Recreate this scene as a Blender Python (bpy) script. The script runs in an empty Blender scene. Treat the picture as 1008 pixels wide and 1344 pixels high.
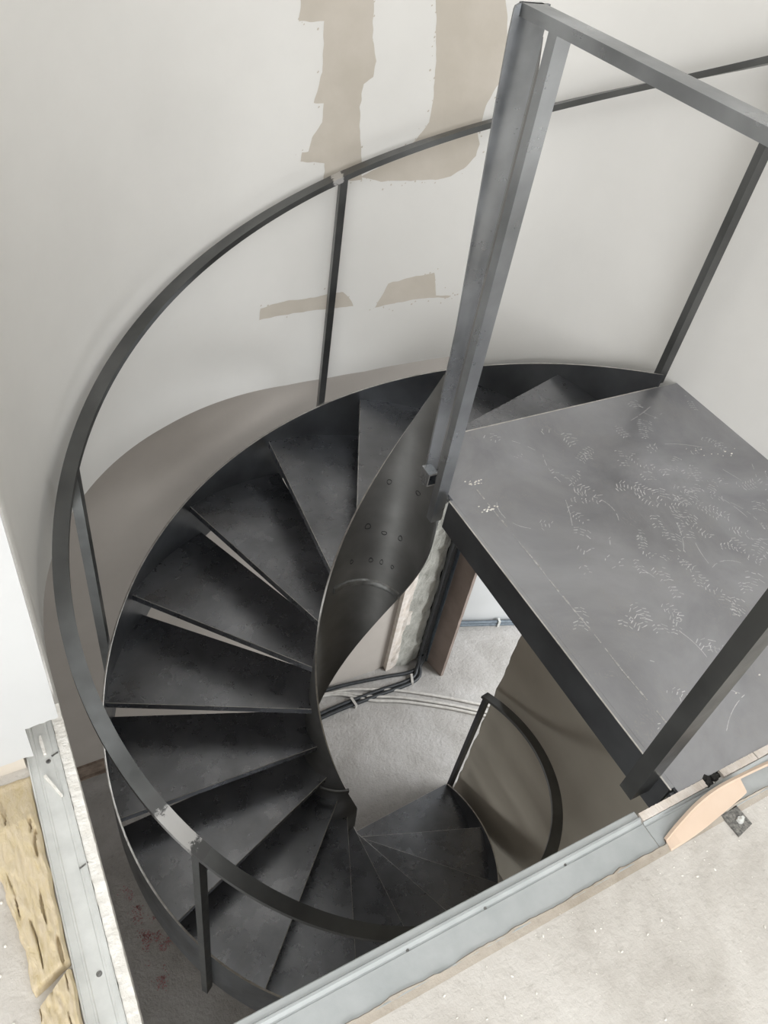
import bpy, bmesh, math, random
from mathutils import Vector, Matrix, noise
from mathutils.geometry import delaunay_2d_cdt

random.seed(7)
C = bpy.context.scene
COL = C.collection
R = math.radians

# ------------------------------------------------------------------ camera, world, lights, exposure
cam = bpy.data.cameras.new('camera')
camo = bpy.data.objects.new('camera', cam); COL.objects.link(camo)
cam.sensor_fit = 'VERTICAL'; cam.sensor_height = 36.0
cam.lens = 1025.09 / 1344.0 * 36.0
cam.clip_start = 0.02
rx = Vector((0.87852538, -0.45703274, 0.13897567))
ux = Vector((0.23571392, 0.66779244, 0.70603981))
fx = Vector((0.41549021, 0.58751539, -0.69440158))
M = Matrix((rx, ux, -fx)).transposed().to_4x4()
M.translation = (0, 0, 1.2642)
camo.matrix_world = M
C.camera = camo

w = bpy.data.worlds.new('world'); C.world = w; w.use_nodes = True
bg = w.node_tree.nodes['Background']
bg.inputs[0].default_value = (0.86, 0.93, 1.0, 1); bg.inputs[1].default_value = 1.6

def area(name, loc, target, sx, sy, power, col):
    l = bpy.data.lights.new(name, 'AREA'); l.shape = 'RECTANGLE'
    l.size, l.size_y, l.energy, l.color = sx, sy, power, col
    o = bpy.data.objects.new(name, l); COL.objects.link(o)
    o.location = loc
    o.rotation_euler = (Vector(target) - Vector(loc)).to_track_quat('-Z', 'Y').to_euler()
    return o
area('daylight_upper_window', (-0.5, -2.9, 1.4), (-0.2, 1.0, 0.8), 3.6, 2.0, 116, (1.0, 0.99, 0.975))
area('fill_upper_left', (-2.5, -1.5, 1.5), (1.885, 0.6, 0.4), 1.8, 1.6, 34, (0.98, 0.99, 1.0))  # added fill to brighten the right wall, no window on this side
area('daylight_skylight', (0.7, -0.3, 2.7), (0.75, 0.0, 0), 1.6, 1.6, 20, (0.95, 0.98, 1.0))
area('daylight_lower_window', (3.7, 0.7, -1.6), (2.85, 1.95, -2.8), 1.2, 1.5, 82, (0.95, 0.98, 1.0))
area('fill_lower_left', (-1.6, -0.2, -2.5), (1.885, 0.5, -2.0), 1.8, 0.8, 30, (0.97, 1.0, 1.0))  # added low fill for the lower right wall, the wall behind has no window
C.view_settings.view_transform = 'Standard'
C.view_settings.look = 'None'
C.view_settings.gamma = 1.0
C.view_settings.use_curve_mapping = False
C.view_settings.exposure = 0.0

# ------------------------------------------------------------------ helpers
def tag(o, label=None, cat=None, group=None, kind=None):
    if label: o['label'] = label
    if cat: o['category'] = cat
    if group: o['group'] = group
    if kind: o['kind'] = kind
    return o

def empty(name, loc):
    o = bpy.data.objects.new(name, None); COL.objects.link(o); o.location = loc
    return o

def build(name, bm, mats, parent=None, smooth=None, kind=None):
    bmesh.ops.recalc_face_normals(bm, faces=bm.faces)
    me = bpy.data.meshes.new(name); bm.to_mesh(me); bm.free()
    for m in (mats if isinstance(mats, (list, tuple)) else [mats]): me.materials.append(m)
    if smooth is not None:
        for p in me.polygons: p.use_smooth = True
        me.set_sharp_from_angle(angle=R(smooth))
    o = bpy.data.objects.new(name, me); COL.objects.link(o)
    if parent:
        o.parent = parent
        o.matrix_parent_inverse = Matrix.Translation(parent.location).inverted()
        top = parent
        if parent.parent: o.matrix_parent_inverse = Matrix()
    if kind: o['kind'] = kind
    return o

def box(bm, x0, y0, z0, x1, y1, z1, mat=0):
    vs = [bm.verts.new((x, y, z)) for z in (z0, z1) for y in (y0, y1) for x in (x0, x1)]
    for f in ((0, 1, 3, 2), (4, 6, 7, 5), (0, 4, 5, 1), (2, 3, 7, 6), (0, 2, 6, 4), (1, 5, 7, 3)):
        bm.faces.new([vs[i] for i in f]).material_index = mat
    return vs

def obox(bm, c, ax, ay, az, hx, hy, hz, mat=0):
    c = Vector(c)
    vs = [bm.verts.new(c + ax * (hx * i) + ay * (hy * j) + az * (hz * k)) for k in (-1, 1) for j in (-1, 1) for i in (-1, 1)]
    for f in ((0, 1, 3, 2), (4, 6, 7, 5), (0, 4, 5, 1), (2, 3, 7, 6), (0, 2, 6, 4), (1, 5, 7, 3)):
        bm.faces.new([vs[i] for i in f]).material_index = mat
    return vs

def bevel(bm, w, seg=1, angle=40, clamp=True):
    es = [e for e in bm.edges if len(e.link_faces) == 2 and e.calc_face_angle(0) > R(angle)]
    bmesh.ops.bevel(bm, geom=es, offset=w, segments=seg, affect='EDGES', profile=0.5, clamp_overlap=clamp)

def prism(bm, pts, z0, z1, mat=0):
    a = [bm.verts.new((p[0], p[1], z0)) for p in pts]; b = [bm.verts.new((p[0], p[1], z1)) for p in pts]
    bm.faces.new(a[::-1]).material_index = mat; bm.faces.new(b).material_index = mat
    n = len(pts)
    for i in range(n):
        bm.faces.new((a[i], a[(i + 1) % n], b[(i + 1) % n], b[i])).material_index = mat

def ring_sweep(bm, rings, closed=False, cap=True, mats=None):
    vv = [[bm.verts.new(p) for p in r] for r in rings]
    n = len(vv[0])
    for a, b in zip(vv, vv[1:]):
        for i in range(n):
            f = bm.faces.new((a[i], a[(i + 1) % n], b[(i + 1) % n], b[i]))
            if mats: f.material_index = mats[i]
    if cap:
        bm.faces.new(vv[0][::-1]); bm.faces.new(vv[-1])
    return vv

def smooth_path(pts, n=8):
    P = [Vector(p) for p in pts]; out = []
    for i in range(len(P) - 1):
        p0 = P[max(i - 1, 0)]; p1 = P[i]; p2 = P[i + 1]; p3 = P[min(i + 2, len(P) - 1)]
        for k in range(n):
            t = k / n
            out.append(0.5 * ((2 * p1) + (p2 - p0) * t + (2 * p0 - 5 * p1 + 4 * p2 - p3) * t * t + (3 * p1 - p0 - 3 * p2 + p3) * t ** 3))
    out.append(P[-1])
    return out

def tube(bm, pts, r, sides=10):
    rings = []
    for i, p in enumerate(pts):
        t = (pts[min(i + 1, len(pts) - 1)] - pts[max(i - 1, 0)]).normalized()
        a = t.cross(Vector((0.13, 0.2, 0.97))); a.normalize(); b = t.cross(a)
        rings.append([p + (a * math.cos(k * 2 * math.pi / sides) + b * math.sin(k * 2 * math.pi / sides)) * r for k in range(sides)])
    ring_sweep(bm, rings)

# ------------------------------------------------------------------ materials
def new_mat(name):
    m = bpy.data.materials.new(name); m.use_nodes = True
    nt = m.node_tree; b = nt.nodes['Principled BSDF']
    tc = nt.nodes.new('ShaderNodeTexCoord')
    geo = nt.nodes.new('ShaderNodeNewGeometry')
    return m, nt, b, geo.outputs['Position']

def nz(nt, vec, scale, detail=6, rough=0.6, dist=0.0):
    n = nt.nodes.new('ShaderNodeTexNoise'); n.inputs['Scale'].default_value = scale
    n.inputs['Detail'].default_value = detail; n.inputs['Roughness'].default_value = rough
    n.inputs['Distortion'].default_value = dist
    nt.links.new(vec, n.inputs['Vector']); return n.outputs['Fac']

def ramp(nt, fac, stops):
    r = nt.nodes.new('ShaderNodeValToRGB')
    while len(r.color_ramp.elements) < len(stops): r.color_ramp.elements.new(0.5)
    for e, (p, c) in zip(r.color_ramp.elements, stops):
        e.position = p; e.color = (*c, 1) if len(c) == 3 else c
    nt.links.new(fac, r.inputs['Fac']); return r.outputs['Color']

def mix(nt, fac, a, b, mode='MIX'):
    m = nt.nodes.new('ShaderNodeMix'); m.data_type = 'RGBA'; m.blend_type = mode
    for s, v in ((0, fac), (6, a), (7, b)):
        if hasattr(v, 'is_linked') or hasattr(v, 'links'): nt.links.new(v, m.inputs[s])
        else: m.inputs[s].default_value = v if s == 0 else (*v, 1)
    return m.outputs[2]

def math_n(nt, op, a, b=0.0):
    m = nt.nodes.new('ShaderNodeMath'); m.operation = op
    for i, v in enumerate((a, b)):
        if hasattr(v, 'links'): nt.links.new(v, m.inputs[i])
        else: m.inputs[i].default_value = v
    return m.outputs[0]

def bump(nt, b, h, strength, dist=0.01):
    n = nt.nodes.new('ShaderNodeBump'); n.inputs['Strength'].default_value = strength; n.inputs['Distance'].default_value = dist
    nt.links.new(h, n.inputs['Height']); nt.links.new(n.outputs[0], b.inputs['Normal'])

def srgb(r, g, b):
    f = lambda c: (c / 255 / 12.92) if c / 255 < 0.04045 else ((c / 255 + 0.055) / 1.055) ** 2.4
    return (f(r), f(g), f(b))

def simple(name, c1, c2, scale, rough=0.8, bmp=0.0, bscale=None, metallic=0.0, lo=0.35, hi=0.65):
    m, nt, b, pos = new_mat(name)
    nt.links.new(ramp(nt, nz(nt, pos, scale), [(lo, c1), (hi, c2)]), b.inputs['Base Color'])
    b.inputs['Roughness'].default_value = rough; b.inputs['Metallic'].default_value = metallic
    if bmp: bump(nt, b, nz(nt, pos, bscale or scale * 4), bmp)
    return m

def steel(name, lo, hi, rough=(0.32, 0.5), metallic=0.7, dust=0.0, tint=(1, 1, 1)):
    m, nt, b, pos = new_mat(name)
    base = ramp(nt, nz(nt, pos, 4.5, 5, 0.5, 0.1), [(0.3, tuple(lo * t for t in tint)), (0.72, tuple(hi * t for t in tint))])
    if dust:
        d = math_n(nt, 'MULTIPLY', ramp(nt, nz(nt, pos, 9, 10, 0.75, 1.2), [(0.5, (0, 0, 0)), (0.75, (1, 1, 1))]),
                   ramp(nt, nz(nt, pos, 90, 4, 0.7), [(0.4, (0, 0, 0)), (0.7, (1, 1, 1))]))
        base = mix(nt, math_n(nt, 'MULTIPLY', d, dust), base, srgb(190, 185, 175))
    nt.links.new(base, b.inputs['Base Color'])
    rr = nt.nodes.new('ShaderNodeMapRange'); nt.links.new(nz(nt, pos, 14, 6), rr.inputs[0])
    rr.inputs[1].default_value = 0.3; rr.inputs[2].default_value = 0.7
    rr.inputs[3].default_value, rr.inputs[4].default_value = rough
    nt.links.new(rr.outputs[0], b.inputs['Roughness'])
    b.inputs['Metallic'].default_value = metallic
    bump(nt, b, nz(nt, pos, 60, 3), 0.02, 0.002)
    return m

M_steel = steel('mill_scale_steel', 0.1, 0.2, (0.3, 0.42), metallic=0.9, tint=(0.95, 0.99, 1.05))
M_tread = steel('tread_steel', 0.17, 0.3, (0.22, 0.36), 0.92, dust=0.2, tint=(0.98, 1.0, 1.06))  # cool tint puts the bluish sky reflection into the base colour
M_tube = steel('tube_steel', 0.15, 0.29, (0.44, 0.56), 0.75, tint=(1.0, 0.985, 0.955))
M_post = steel('post_steel', 0.19, 0.48, (0.24, 0.4), 0.92, tint=(0.95, 0.99, 1.04))
M_rail = steel('rail_steel', 0.1, 0.19, (0.3, 0.45), 0.85, tint=(0.98, 1.0, 0.99))
M_edge = simple('bare_cut_edge', (0.5, 0.48, 0.45), (0.75, 0.73, 0.7), 30, 0.35, metallic=0.85)
def ground_mat():
    m, nt, b, pos = new_mat('ground_bare_steel')
    at = nt.nodes.new('ShaderNodeAttribute'); at.attribute_name = 'wear'
    f = math_n(nt, 'ADD', at.outputs['Fac'], math_n(nt, 'MULTIPLY', math_n(nt, 'SUBTRACT', nz(nt, pos, 55, 8, 0.75, 0.5), 0.5), 2.6))
    f2 = ramp(nt, f, [(0.38, (0, 0, 0)), (0.62, (1, 1, 1))])
    nt.links.new(mix(nt, f2, (0.13, 0.13, 0.13), (0.62, 0.61, 0.6)), b.inputs['Base Color'])
    b.inputs['Metallic'].default_value = 0.7; b.inputs['Roughness'].default_value = 0.38
    return m
M_ground = ground_mat()
M_seam = simple('weld_bead', (0.03, 0.03, 0.03), (0.06, 0.06, 0.06), 60, 0.5, 0.3, 120, 0.6)
M_bead = simple('weld_ring', (0.2, 0.2, 0.195), (0.34, 0.34, 0.33), 30, 0.42, 0.2, 90, 0.8)
M_white = simple('white_plaster', srgb(226, 224, 220), srgb(233, 231, 227), 1.6, 0.9, 0.05, 18)
M_white2 = simple('white_board_wall', srgb(190, 191, 191), srgb(198, 199, 199), 2.0, 0.9, 0.04, 25)
M_bare = simple('bare_board_paper', srgb(198, 190, 178), srgb(207, 199, 188), 6, 0.95, 0.05, 60)
M_greywall = simple('grey_raw_wall', srgb(180, 172, 164), srgb(189, 181, 173), 2.5, 0.92, 0.06, 25)
M_olive = simple('grey_olive_plaster', srgb(196, 188, 174), srgb(206, 198, 184), 2.5, 0.92, 0.06, 25)
M_panel = simple('shaded_board_panel', srgb(124, 110, 102), srgb(140, 126, 118), 5, 0.8, 0.05, 40)  # shade on the plaster reveal put into the colour, darker than the olive wall
M_gouge = simple('gouged_plaster', srgb(190, 172, 156), srgb(205, 190, 176), 40, 0.95, 0.3, 80)
M_gyps = simple('gypsum_core', srgb(226, 222, 214), srgb(243, 240, 234), 45, 0.95, 0.35, 120)
M_paper = simple('torn_paper_face', srgb(214, 202, 190), srgb(232, 224, 216), 25, 0.9, 0.2, 90)
M_galv = simple('galvanised_sheet', srgb(206, 207, 204), srgb(220, 221, 218), 22, 0.5, 0.04, 60, 0.25)
M_galv2 = simple('galvanised_web', srgb(168, 172, 172), srgb(184, 187, 187), 9, 0.5, 0.04, 60, 0.2)
M_screw = simple('screw_steel', (0.12, 0.12, 0.12), (0.35, 0.34, 0.32), 200, 0.4, metallic=0.8)
M_card = simple('tan_sheet', srgb(204, 182, 162), srgb(210, 189, 170), 8, 0.85)
M_black = simple('black_conduit', (0.018, 0.02, 0.022), (0.035, 0.038, 0.042), 30, 0.5)
M_bluegrey = simple('grey_conduit', srgb(88, 98, 108), srgb(112, 122, 130), 30, 0.55)
M_pale = simple('pale_conduit', srgb(182, 178, 172), srgb(206, 202, 196), 30, 0.6)
M_orange = simple('orange_plastic', srgb(214, 92, 30), srgb(236, 116, 44), 40, 0.6)
M_red = simple('red_spray', srgb(172, 110, 112), srgb(186, 128, 130), 60, 0.9)
M_brown = simple('brown_raw_base', srgb(120, 104, 92), srgb(150, 134, 120), 25, 0.95, 0.3, 70)
M_void = simple('recess_shade_and_rubble', (0.012, 0.011, 0.01), (0.03, 0.028, 0.026), 9, 0.8)  # near-black stands in for shade inside the recess, also colours the rubble

def concrete(name, c1, c2, c3, fine=60, bs=0.35, lump=12):
    m, nt, b, pos = new_mat(name)
    base = ramp(nt, nz(nt, pos, 3.2, 8, 0.65, 0.4), [(0.3, c1), (0.5, c2), (0.7, c3)])
    sp = ramp(nt, nz(nt, pos, fine, 5, 0.7), [(0.28, (0.62, 0.6, 0.58)), (0.42, (1, 1, 1))])
    nt.links.new(mix(nt, 0.55, base, sp, 'MULTIPLY'), b.inputs['Base Color'])
    b.inputs['Roughness'].default_value = 0.92
    h = math_n(nt, 'ADD', nz(nt, pos, lump, 8, 0.7), math_n(nt, 'MULTIPLY', nz(nt, pos, fine * 1.4, 4), 0.4))
    bump(nt, b, h, bs, 0.012)
    return m
M_screed = concrete('dusty_screed', srgb(172, 166, 158), srgb(200, 195, 188), srgb(218, 214, 208), lump=16)
M_lip = concrete('mortar_lip', srgb(140, 130, 116), srgb(166, 157, 145), srgb(186, 178, 168))
M_lower = concrete('lower_screed', srgb(158, 154, 149), srgb(176, 172, 168), srgb(190, 187, 184), 45, 0.7, 26)
M_rough = concrete('rough_concrete', srgb(150, 149, 142), srgb(188, 186, 178), srgb(212, 209, 200), 40, 1.0, 24)

# landing: mill-scale plate with dusty boot prints
def landing_mat():
    m, nt, b, pos = new_mat('landing_steel')
    base = ramp(nt, nz(nt, pos, 3.0, 8, 0.6, 0.5), [(0.3, (0.27, 0.272, 0.288)), (0.7, (0.44, 0.445, 0.47))])  # bluish sky reflection mixed into the plate colour
    n1 = nz(nt, pos, 2.6, 5, 0.55, 1.5)
    # tread marks: distorted fine bands inside blotches
    wv = nt.nodes.new('ShaderNodeTexWave'); wv.inputs['Scale'].default_value = 46; wv.inputs['Distortion'].default_value = 26
    wv.inputs['Detail'].default_value = 3; wv.inputs['Detail Scale'].default_value = 0.45
    nt.links.new(pos, wv.inputs['Vector'])
    bands = ramp(nt, wv.outputs['Fac'], [(0.5, (0, 0, 0)), (0.9, (1, 1, 1))])
    blot = ramp(nt, nz(nt, pos, 8.5, 8, 0.7, 1.4), [(0.52, (0, 0, 0)), (0.62, (1, 1, 1))])
    grit = ramp(nt, nz(nt, pos, 150, 4, 0.8), [(0.42, (0.0, 0.0, 0.0)), (0.6, (1, 1, 1))])
    d = math_n(nt, 'MULTIPLY', math_n(nt, 'MULTIPLY', bands, blot), grit)
    haze = math_n(nt, 'MULTIPLY', ramp(nt, n1, [(0.42, (0, 0, 0)), (0.7, (1, 1, 1))]), 0.22)
    fac = math_n(nt, 'ADD', math_n(nt, 'MULTIPLY', d, 0.75), haze)
    nt.links.new(mix(nt, fac, base, srgb(176, 174, 172)), b.inputs['Base Color'])
    b.inputs['Metallic'].default_value = 0.82
    rr = nt.nodes.new('ShaderNodeMapRange'); nt.links.new(fac, rr.inputs[0])
    rr.inputs[3].default_value, rr.inputs[4].default_value = 0.3, 0.7
    nt.links.new(rr.outputs[0], b.inputs['Roughness'])
    bump(nt, b, nz(nt, pos, 40, 4), 0.04, 0.003)
    return m
M_landing = landing_mat()
M_print = simple('boot_dust', srgb(184, 184, 184), srgb(222, 222, 222), 60, 0.85)
M_scratch = simple('chalky_scratch', srgb(150, 148, 146), srgb(196, 194, 192), 90, 0.8)

def wool_mat():
    m, nt, b, pos = new_mat('rock_wool')
    mp = nt.nodes.new('ShaderNodeMapping'); mp.inputs['Scale'].default_value = (2.6, 0.9, 1); nt.links.new(pos, mp.inputs['Vector'])
    f = nz(nt, mp.outputs[0], 46, 10, 0.72, 0.5)
    nt.links.new(ramp(nt, f, [(0.2, srgb(176, 148, 104)), (0.38, srgb(212, 194, 156)), (0.6, srgb(218, 202, 174)), (0.8, srgb(214, 198, 180))]), b.inputs['Base Color'])
    b.inputs['Roughness'].default_value = 1.0
    bump(nt, b, f, 0.6, 0.01)
    return m
M_wool = wool_mat()

# ------------------------------------------------------------------ geometry constants (metres, camera stands at x=y=0)
AX, AY = 0.935, 1.311           # stair axis
RS = 0.18                       # riser
PH, DPH = -2.885, 23.1256       # landing nosing angle, angle per riser
RW = 0.95                       # curved wall radius
FL = -17 * RS                   # lower floor
def pt(r, a, z): return Vector((AX + r * math.cos(R(a)), AY + r * math.sin(R(a)), z))
def hz(a): return -((a - PH) / DPH) * RS      # helix through the nosings

# ------------------------------------------------------------------ structure
def lerp_tab(tab, x):
    for (x0, y0), (x1, y1) in zip(tab, tab[1:]):
        if x <= x1:
            t = max(0, (x - x0) / (x1 - x0)); t = t * t * (3 - 2 * t) if False else t
            return y0 + (y1 - y0) * t
    return tab[-1][1]
BOT = [(0, -0.5), (38, -0.5), (42, -0.34), (46, -0.324), (56, -0.4), (66, -0.466), (75, -0.505), (84, -0.525), (98, -0.534), (115, -0.545), (180, -0.545)]
CEIL = 2.75

def curved_wall():
    bm = bmesh.new(); rings = []
    path = [(Vector((AX + RW, AY - 0.0)), 0)]
    for i in range(0, 91): path.append((Vector((AX + RW * math.cos(R(i * 2)), AY + RW * math.sin(R(i * 2)))), i * 2))
    path = path[1:] + [(Vector((AX - RW, 0.87)), 180)]
    T = 0.07
    for i, (p, a) in enumerate(path):
        n = Vector((math.cos(R(a)), math.sin(R(a))))
        q = p + n * T; zb = lerp_tab(BOT, a)
        rings.append([(p.x, p.y, zb), (p.x, p.y, CEIL), (q.x, q.y, CEIL), (q.x, q.y, zb)])
    ring_sweep(bm, rings)
    return build('wall_stairwell', bm, M_white, smooth=30, kind='structure')
wall_stair = curved_wall()

def patch(name, poly, mat, parent, off, jit=0.0035, step=0.02, r0=RW, nf=38, spk=0.0):
    # poly in (angle deg, z): flattened arc length u = r*angle
    pts = [Vector((R(a) * r0, z)) for a, z in poly]
    loop = []
    for i, p in enumerate(pts):
        q = pts[(i + 1) % len(pts)]; n = max(1, int((q - p).length / 0.006))
        for k in range(n):
            v = p.lerp(q, k / n)
            d = Vector((noise.noise((v.x * nf, v.y * nf, 1.3)), noise.noise((v.x * nf, v.y * nf, 7.7)))) * jit
            loop.append(v + d)
    inner = []
    xs = [p.x for p in loop]; ys = [p.y for p in loop]
    x = min(xs)
    while x < max(xs):
        y = min(ys)
        while y < max(ys):
            inner.append(Vector((x, y))); y += step * 2
        x += step
    n = len(loop)
    res = delaunay_2d_cdt(loop + inner, [(i, (i + 1) % n) for i in range(n)], [], 1, 1e-5)
    bm = bmesh.new()
    vs = [bm.verts.new(pt(r0 - off, math.degrees(v.x / r0), v.y)) for v in res[0]]
    for f in res[2]:
        try: bm.faces.new([vs[i] for i in f])
        except ValueError: pass
    if spk:      # ragged brush flecks along the edge
        rnd = random.Random(3)
        for k in range(int(n * spk)):
            v = loop[rnd.randrange(n)] + Vector((rnd.gauss(0, 0.012), rnd.gauss(0, 0.012))); s = rnd.uniform(0.001, 0.0035)
            q = [v + Vector((s * math.cos(t + rnd.random()), s * 1.2 * math.sin(t))) for t in (0, 1.3, 2.6, 3.9, 5.2)]
            bm.faces.new([bm.verts.new(pt(r0 - off, math.degrees(c.x / r0), c.y)) for c in q])
    return build(name, bm, mat, parent, smooth=60)

P1 = [(86.2, 1.1), (85.97, 0.755), (86.12, 0.696), (81.77, 0.699), (81.35, 0.571), (82.47, 0.488), (80.77, 0.487), (80.64, 0.436), (82.29, 0.391), (82.83, 0.35), (84.13, 0.346), (84.32, 0.318), (79.56, 0.314), (79.45, 0.264), (75.66, 0.259), (71.97, 0.268), (72.49, 0.318), (73.38, 0.42), (73.99, 0.485), (73.62, 0.549), (72.14, 0.571), (71.92, 0.612), (73.05, 0.669), (73.73, 0.77), (73.9, 1.1)]
P2 = [(63.8, 1.1), (63.3, 0.791), (61.51, 0.633), (60.88, 0.552), (60.76, 0.466), (62.54, 0.417), (64.05, 0.379), (67.96, 0.324), (72.3, 0.276), (68.27, 0.268), (62.4, 0.282), (57.32, 0.3), (54.98, 0.317), (52.91, 0.346), (51.15, 0.392), (50.91, 0.428), (51.72, 0.466), (51.03, 0.549), (49.82, 0.609), (48.87, 0.629), (50.33, 0.742), (51.8, 0.821), (52.5, 1.1)]
P3 = [(91.36, -0.224), (91.1, -0.18), (85.57, -0.161), (79.73, -0.155), (73.21, -0.131), (71.75, -0.151), (70.51, -0.187), (77.82, -0.202), (84.54, -0.214)]
P4 = [(65.82, -0.184), (63.64, -0.085), (59.04, -0.05), (56.26, -0.033), (54.46, -0.018), (53.6, -0.065), (53.17, -0.102), (49.96, -0.089), (50.5, -0.1), (55.82, -0.121), (61.32, -0.159)]
for pl, sp in ((P1, 0.15), (P2, 0.4), (P3, 0.1), (P4, 0.35)):
    patch('bare_patch', pl, M_bare, wall_stair, 0.0008, spk=sp)

bm = bmesh.new(); box(bm, 1.885, -3.0, -0.3, 1.99, AY, CEIL)
build('wall_right', bm, M_white, kind='structure')
# return wall on the left, its board stops short of the floor on a track and is notched where the edge track runs through
bm = bmesh.new(); n = 90; YW = 0.735; lo = []
for i in range(n + 1):
    x = -0.0155 - 0.5 * i / n
    zb = 0.118 + 0.25 * max(0, (x + 0.03)) if x > -0.061 else 0.036
    lo.append((x, zb + 0.004 * noise.noise((x * 40, 0, 0)) + 0.003 * noise.noise((x * 120, 3, 0))))
lo.append((-2.6, 0.036))
lo = [(x, z) for x, z in lo]
k = [i for i, (x, z) in enumerate(lo) if x <= -0.061][0]
lo.insert(k, (lo[k][0] + 0.0005, 0.118))
F = [bm.verts.new((x, YW, z)) for x, z in lo]; Bk = [bm.verts.new((x, YW + 0.0125, z)) for x, z in lo]
TF = [bm.verts.new((x, YW, CEIL)) for x, z in lo]; TB = [bm.verts.new((x, YW + 0.0125, CEIL)) for x, z in lo]
for i in range(len(lo) - 1):
    bm.faces.new((F[i], F[i + 1], TF[i + 1], TF[i])); bm.faces.new((Bk[i], TB[i], TB[i + 1], Bk[i + 1]))
    bm.faces.new((F[i], Bk[i], Bk[i + 1], F[i + 1])); bm.faces.new((TF[i], TF[i + 1], TB[i + 1], TB[i]))
bm.faces.new((F[0], TF[0], TB[0], Bk[0])); bm.faces.new((F[-1], Bk[-1], TB[-1], TF[-1]))
build('wall_left', bm, M_white2, kind='structure')
bm = bmesh.new(); box(bm, -2.6, YW + 0.004, 0.0, -0.0815, YW + 0.052, 0.033); bevel(bm, 0.002)
build('trim_1', bm, M_bare, kind='structure')
bm = bmesh.new(); box(bm, -2.6, 0.815, 0.02, -0.09, 0.885, CEIL); build('wall_left_core', bm, M_greywall, kind='structure')
# far side walls of the upper room
bm = bmesh.new(); box(bm, -2.7, -3.0, 0, -2.6, 0.885, CEIL); build('wall_far_left', bm, M_white, kind='structure')
bm = bmesh.new()
box(bm, -2.7, -3.1, 0, -2.4, -3.0, CEIL); box(bm, 0.6, -3.1, 0, 1.99, -3.0, CEIL)
box(bm, -2.4, -3.1, 0, 0.6, -3.0, 0.25); box(bm, -2.4, -3.1, 2.45, 0.6, -3.0, CEIL)
build('wall_front', bm, M_white, kind='structure')
bm = bmesh.new()
box(bm, -2.7, -3.1, CEIL, 1.99, 2.35, CEIL + 0.1)
build('ceiling', bm, M_white2, kind='structure')
# upper floor slab around the opening
bm = bmesh.new()
box(bm, -2.7, -3.1, -0.3, 1.885, 0.237, 0.0)
box(bm, -2.7, 0.237, -0.3, -0.029, 0.885, 0.0)
build('floor', bm, M_screed, kind='structure')
bm = bmesh.new()      # underside behind the curved wall
N = 30
for i in range(N):
    a0, a1 = i * 6, (i + 1) * 6
    ring = []
    for a in (a0, a1):
        c, s = math.cos(R(a)), math.sin(R(a))
        k = min(2.6 / max(abs(c), 1e-6), 1.25 / max(abs(s), 1e-6)) if s > 0 else 2.6
        ring.append(((AX + (RW + 0.01) * c, AY + (RW + 0.01) * s), (AX + k * c, AY + k * s)))
    q = [ring[0][0], ring[0][1], ring[1][1], ring[1][0]]
    prism(bm, q, -0.14, -0.05)
box(bm, -1.7, 0.885, -0.14, -0.03, AY, -0.05)
build('ceiling_lower', bm, M_greywall, kind='structure')

# lower storey
bm = bmesh.new(); box(bm, -1.8, -3.1, FL - 0.1, 5.0, 3.0, FL); build('floor_lower', bm, M_lower, kind='structure')
bm = bmesh.new(); box(bm, -1.7, 2.36, FL + 0.11, 0.8, 2.46, -0.05); box(bm, 0.8, 2.36, FL, 1.93, 2.46, -0.05); wall_back = build('wall_back', bm, M_greywall, kind='structure')
bm = bmesh.new(); box(bm, -1.7, 2.345, FL, 0.8, 2.45, FL + 0.11); box(bm, -1.7, 2.33, FL, 0.8, 2.36, FL + 0.012); build('baseboard_back', bm, M_brown, kind='structure')
bm = bmesh.new(); box(bm, -1.8, -3.1, FL, -1.7, 2.46, -0.3); build('wall_lower_left', bm, M_greywall, kind='structure')
bm = bmesh.new(); box(bm, -1.8, -3.2, FL, 5.0, -3.1, -0.3); build('wall_lower_front', bm, M_greywall, kind='structure')
# right hand lower wall with a ragged cut end
bm = bmesh.new(); n = 60; L = []
for i in range(n + 1):
    z = FL + (-0.3 - FL) * i / n
    L.append((1.425 + 0.012 * noise.noise((z * 9, 0, 2)) + 0.006 * noise.noise((z * 30, 5, 2)), z))
rings = [[(1.885, -3.1, z), (1.885, y, z), (1.985, y + 0.01, z), (1.985, -3.1, z)] for y, z in L]
ring_sweep(bm, rings); build('wall_lower_right', bm, M_olive, kind='structure')
# pillar: hacked rough concrete front, smooth plaster flank
bm = bmesh.new()
nz_, nx_ = 70, 10; g = []
for k in range(nz_ + 1):
    z = FL + (-0.06 - FL) * k / nz_; row = []
    for i in range(nx_ + 1):
        x = 1.905 + 0.235 * i / nx_
        d = 0.018 * noise.noise((x * 14, z * 9, 4)) + 0.01 * noise.noise((x * 40, z * 28, 9)) if i > 1 else 0
        ex = 0.012 * noise.noise((z * 12, 3, 3)) if i == nx_ else 0
        row.append(bm.verts.new((x + ex, 2.325 + d, z)))
    g.append(row)
for k in range(nz_):
    for i in range(nx_):
        f = bm.faces.new((g[k][i], g[k][i + 1], g[k + 1][i + 1], g[k + 1][i]))
        xm = i + 2.0 * noise.noise((k * 0.13, 0, 8)) 
        f.material_index = 1 if xm < 2.6 else 0
for k in range(nz_):
    for i, dx in ((0, 0), (nx_, 0)):
        a, b = g[k][i], g[k + 1][i]
        c = bm.verts.new((a.co.x, 2.6, a.co.z)); d = bm.verts.new((b.co.x, 2.6, b.co.z))
        bm.faces.new((a, c, d, b)).material_index = 1 if i == 0 else 0
bmesh.ops.remove_doubles(bm, verts=bm.verts, dist=1e-5)
build('pillar', bm, [M_rough, M_paper], kind='structure')
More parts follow.
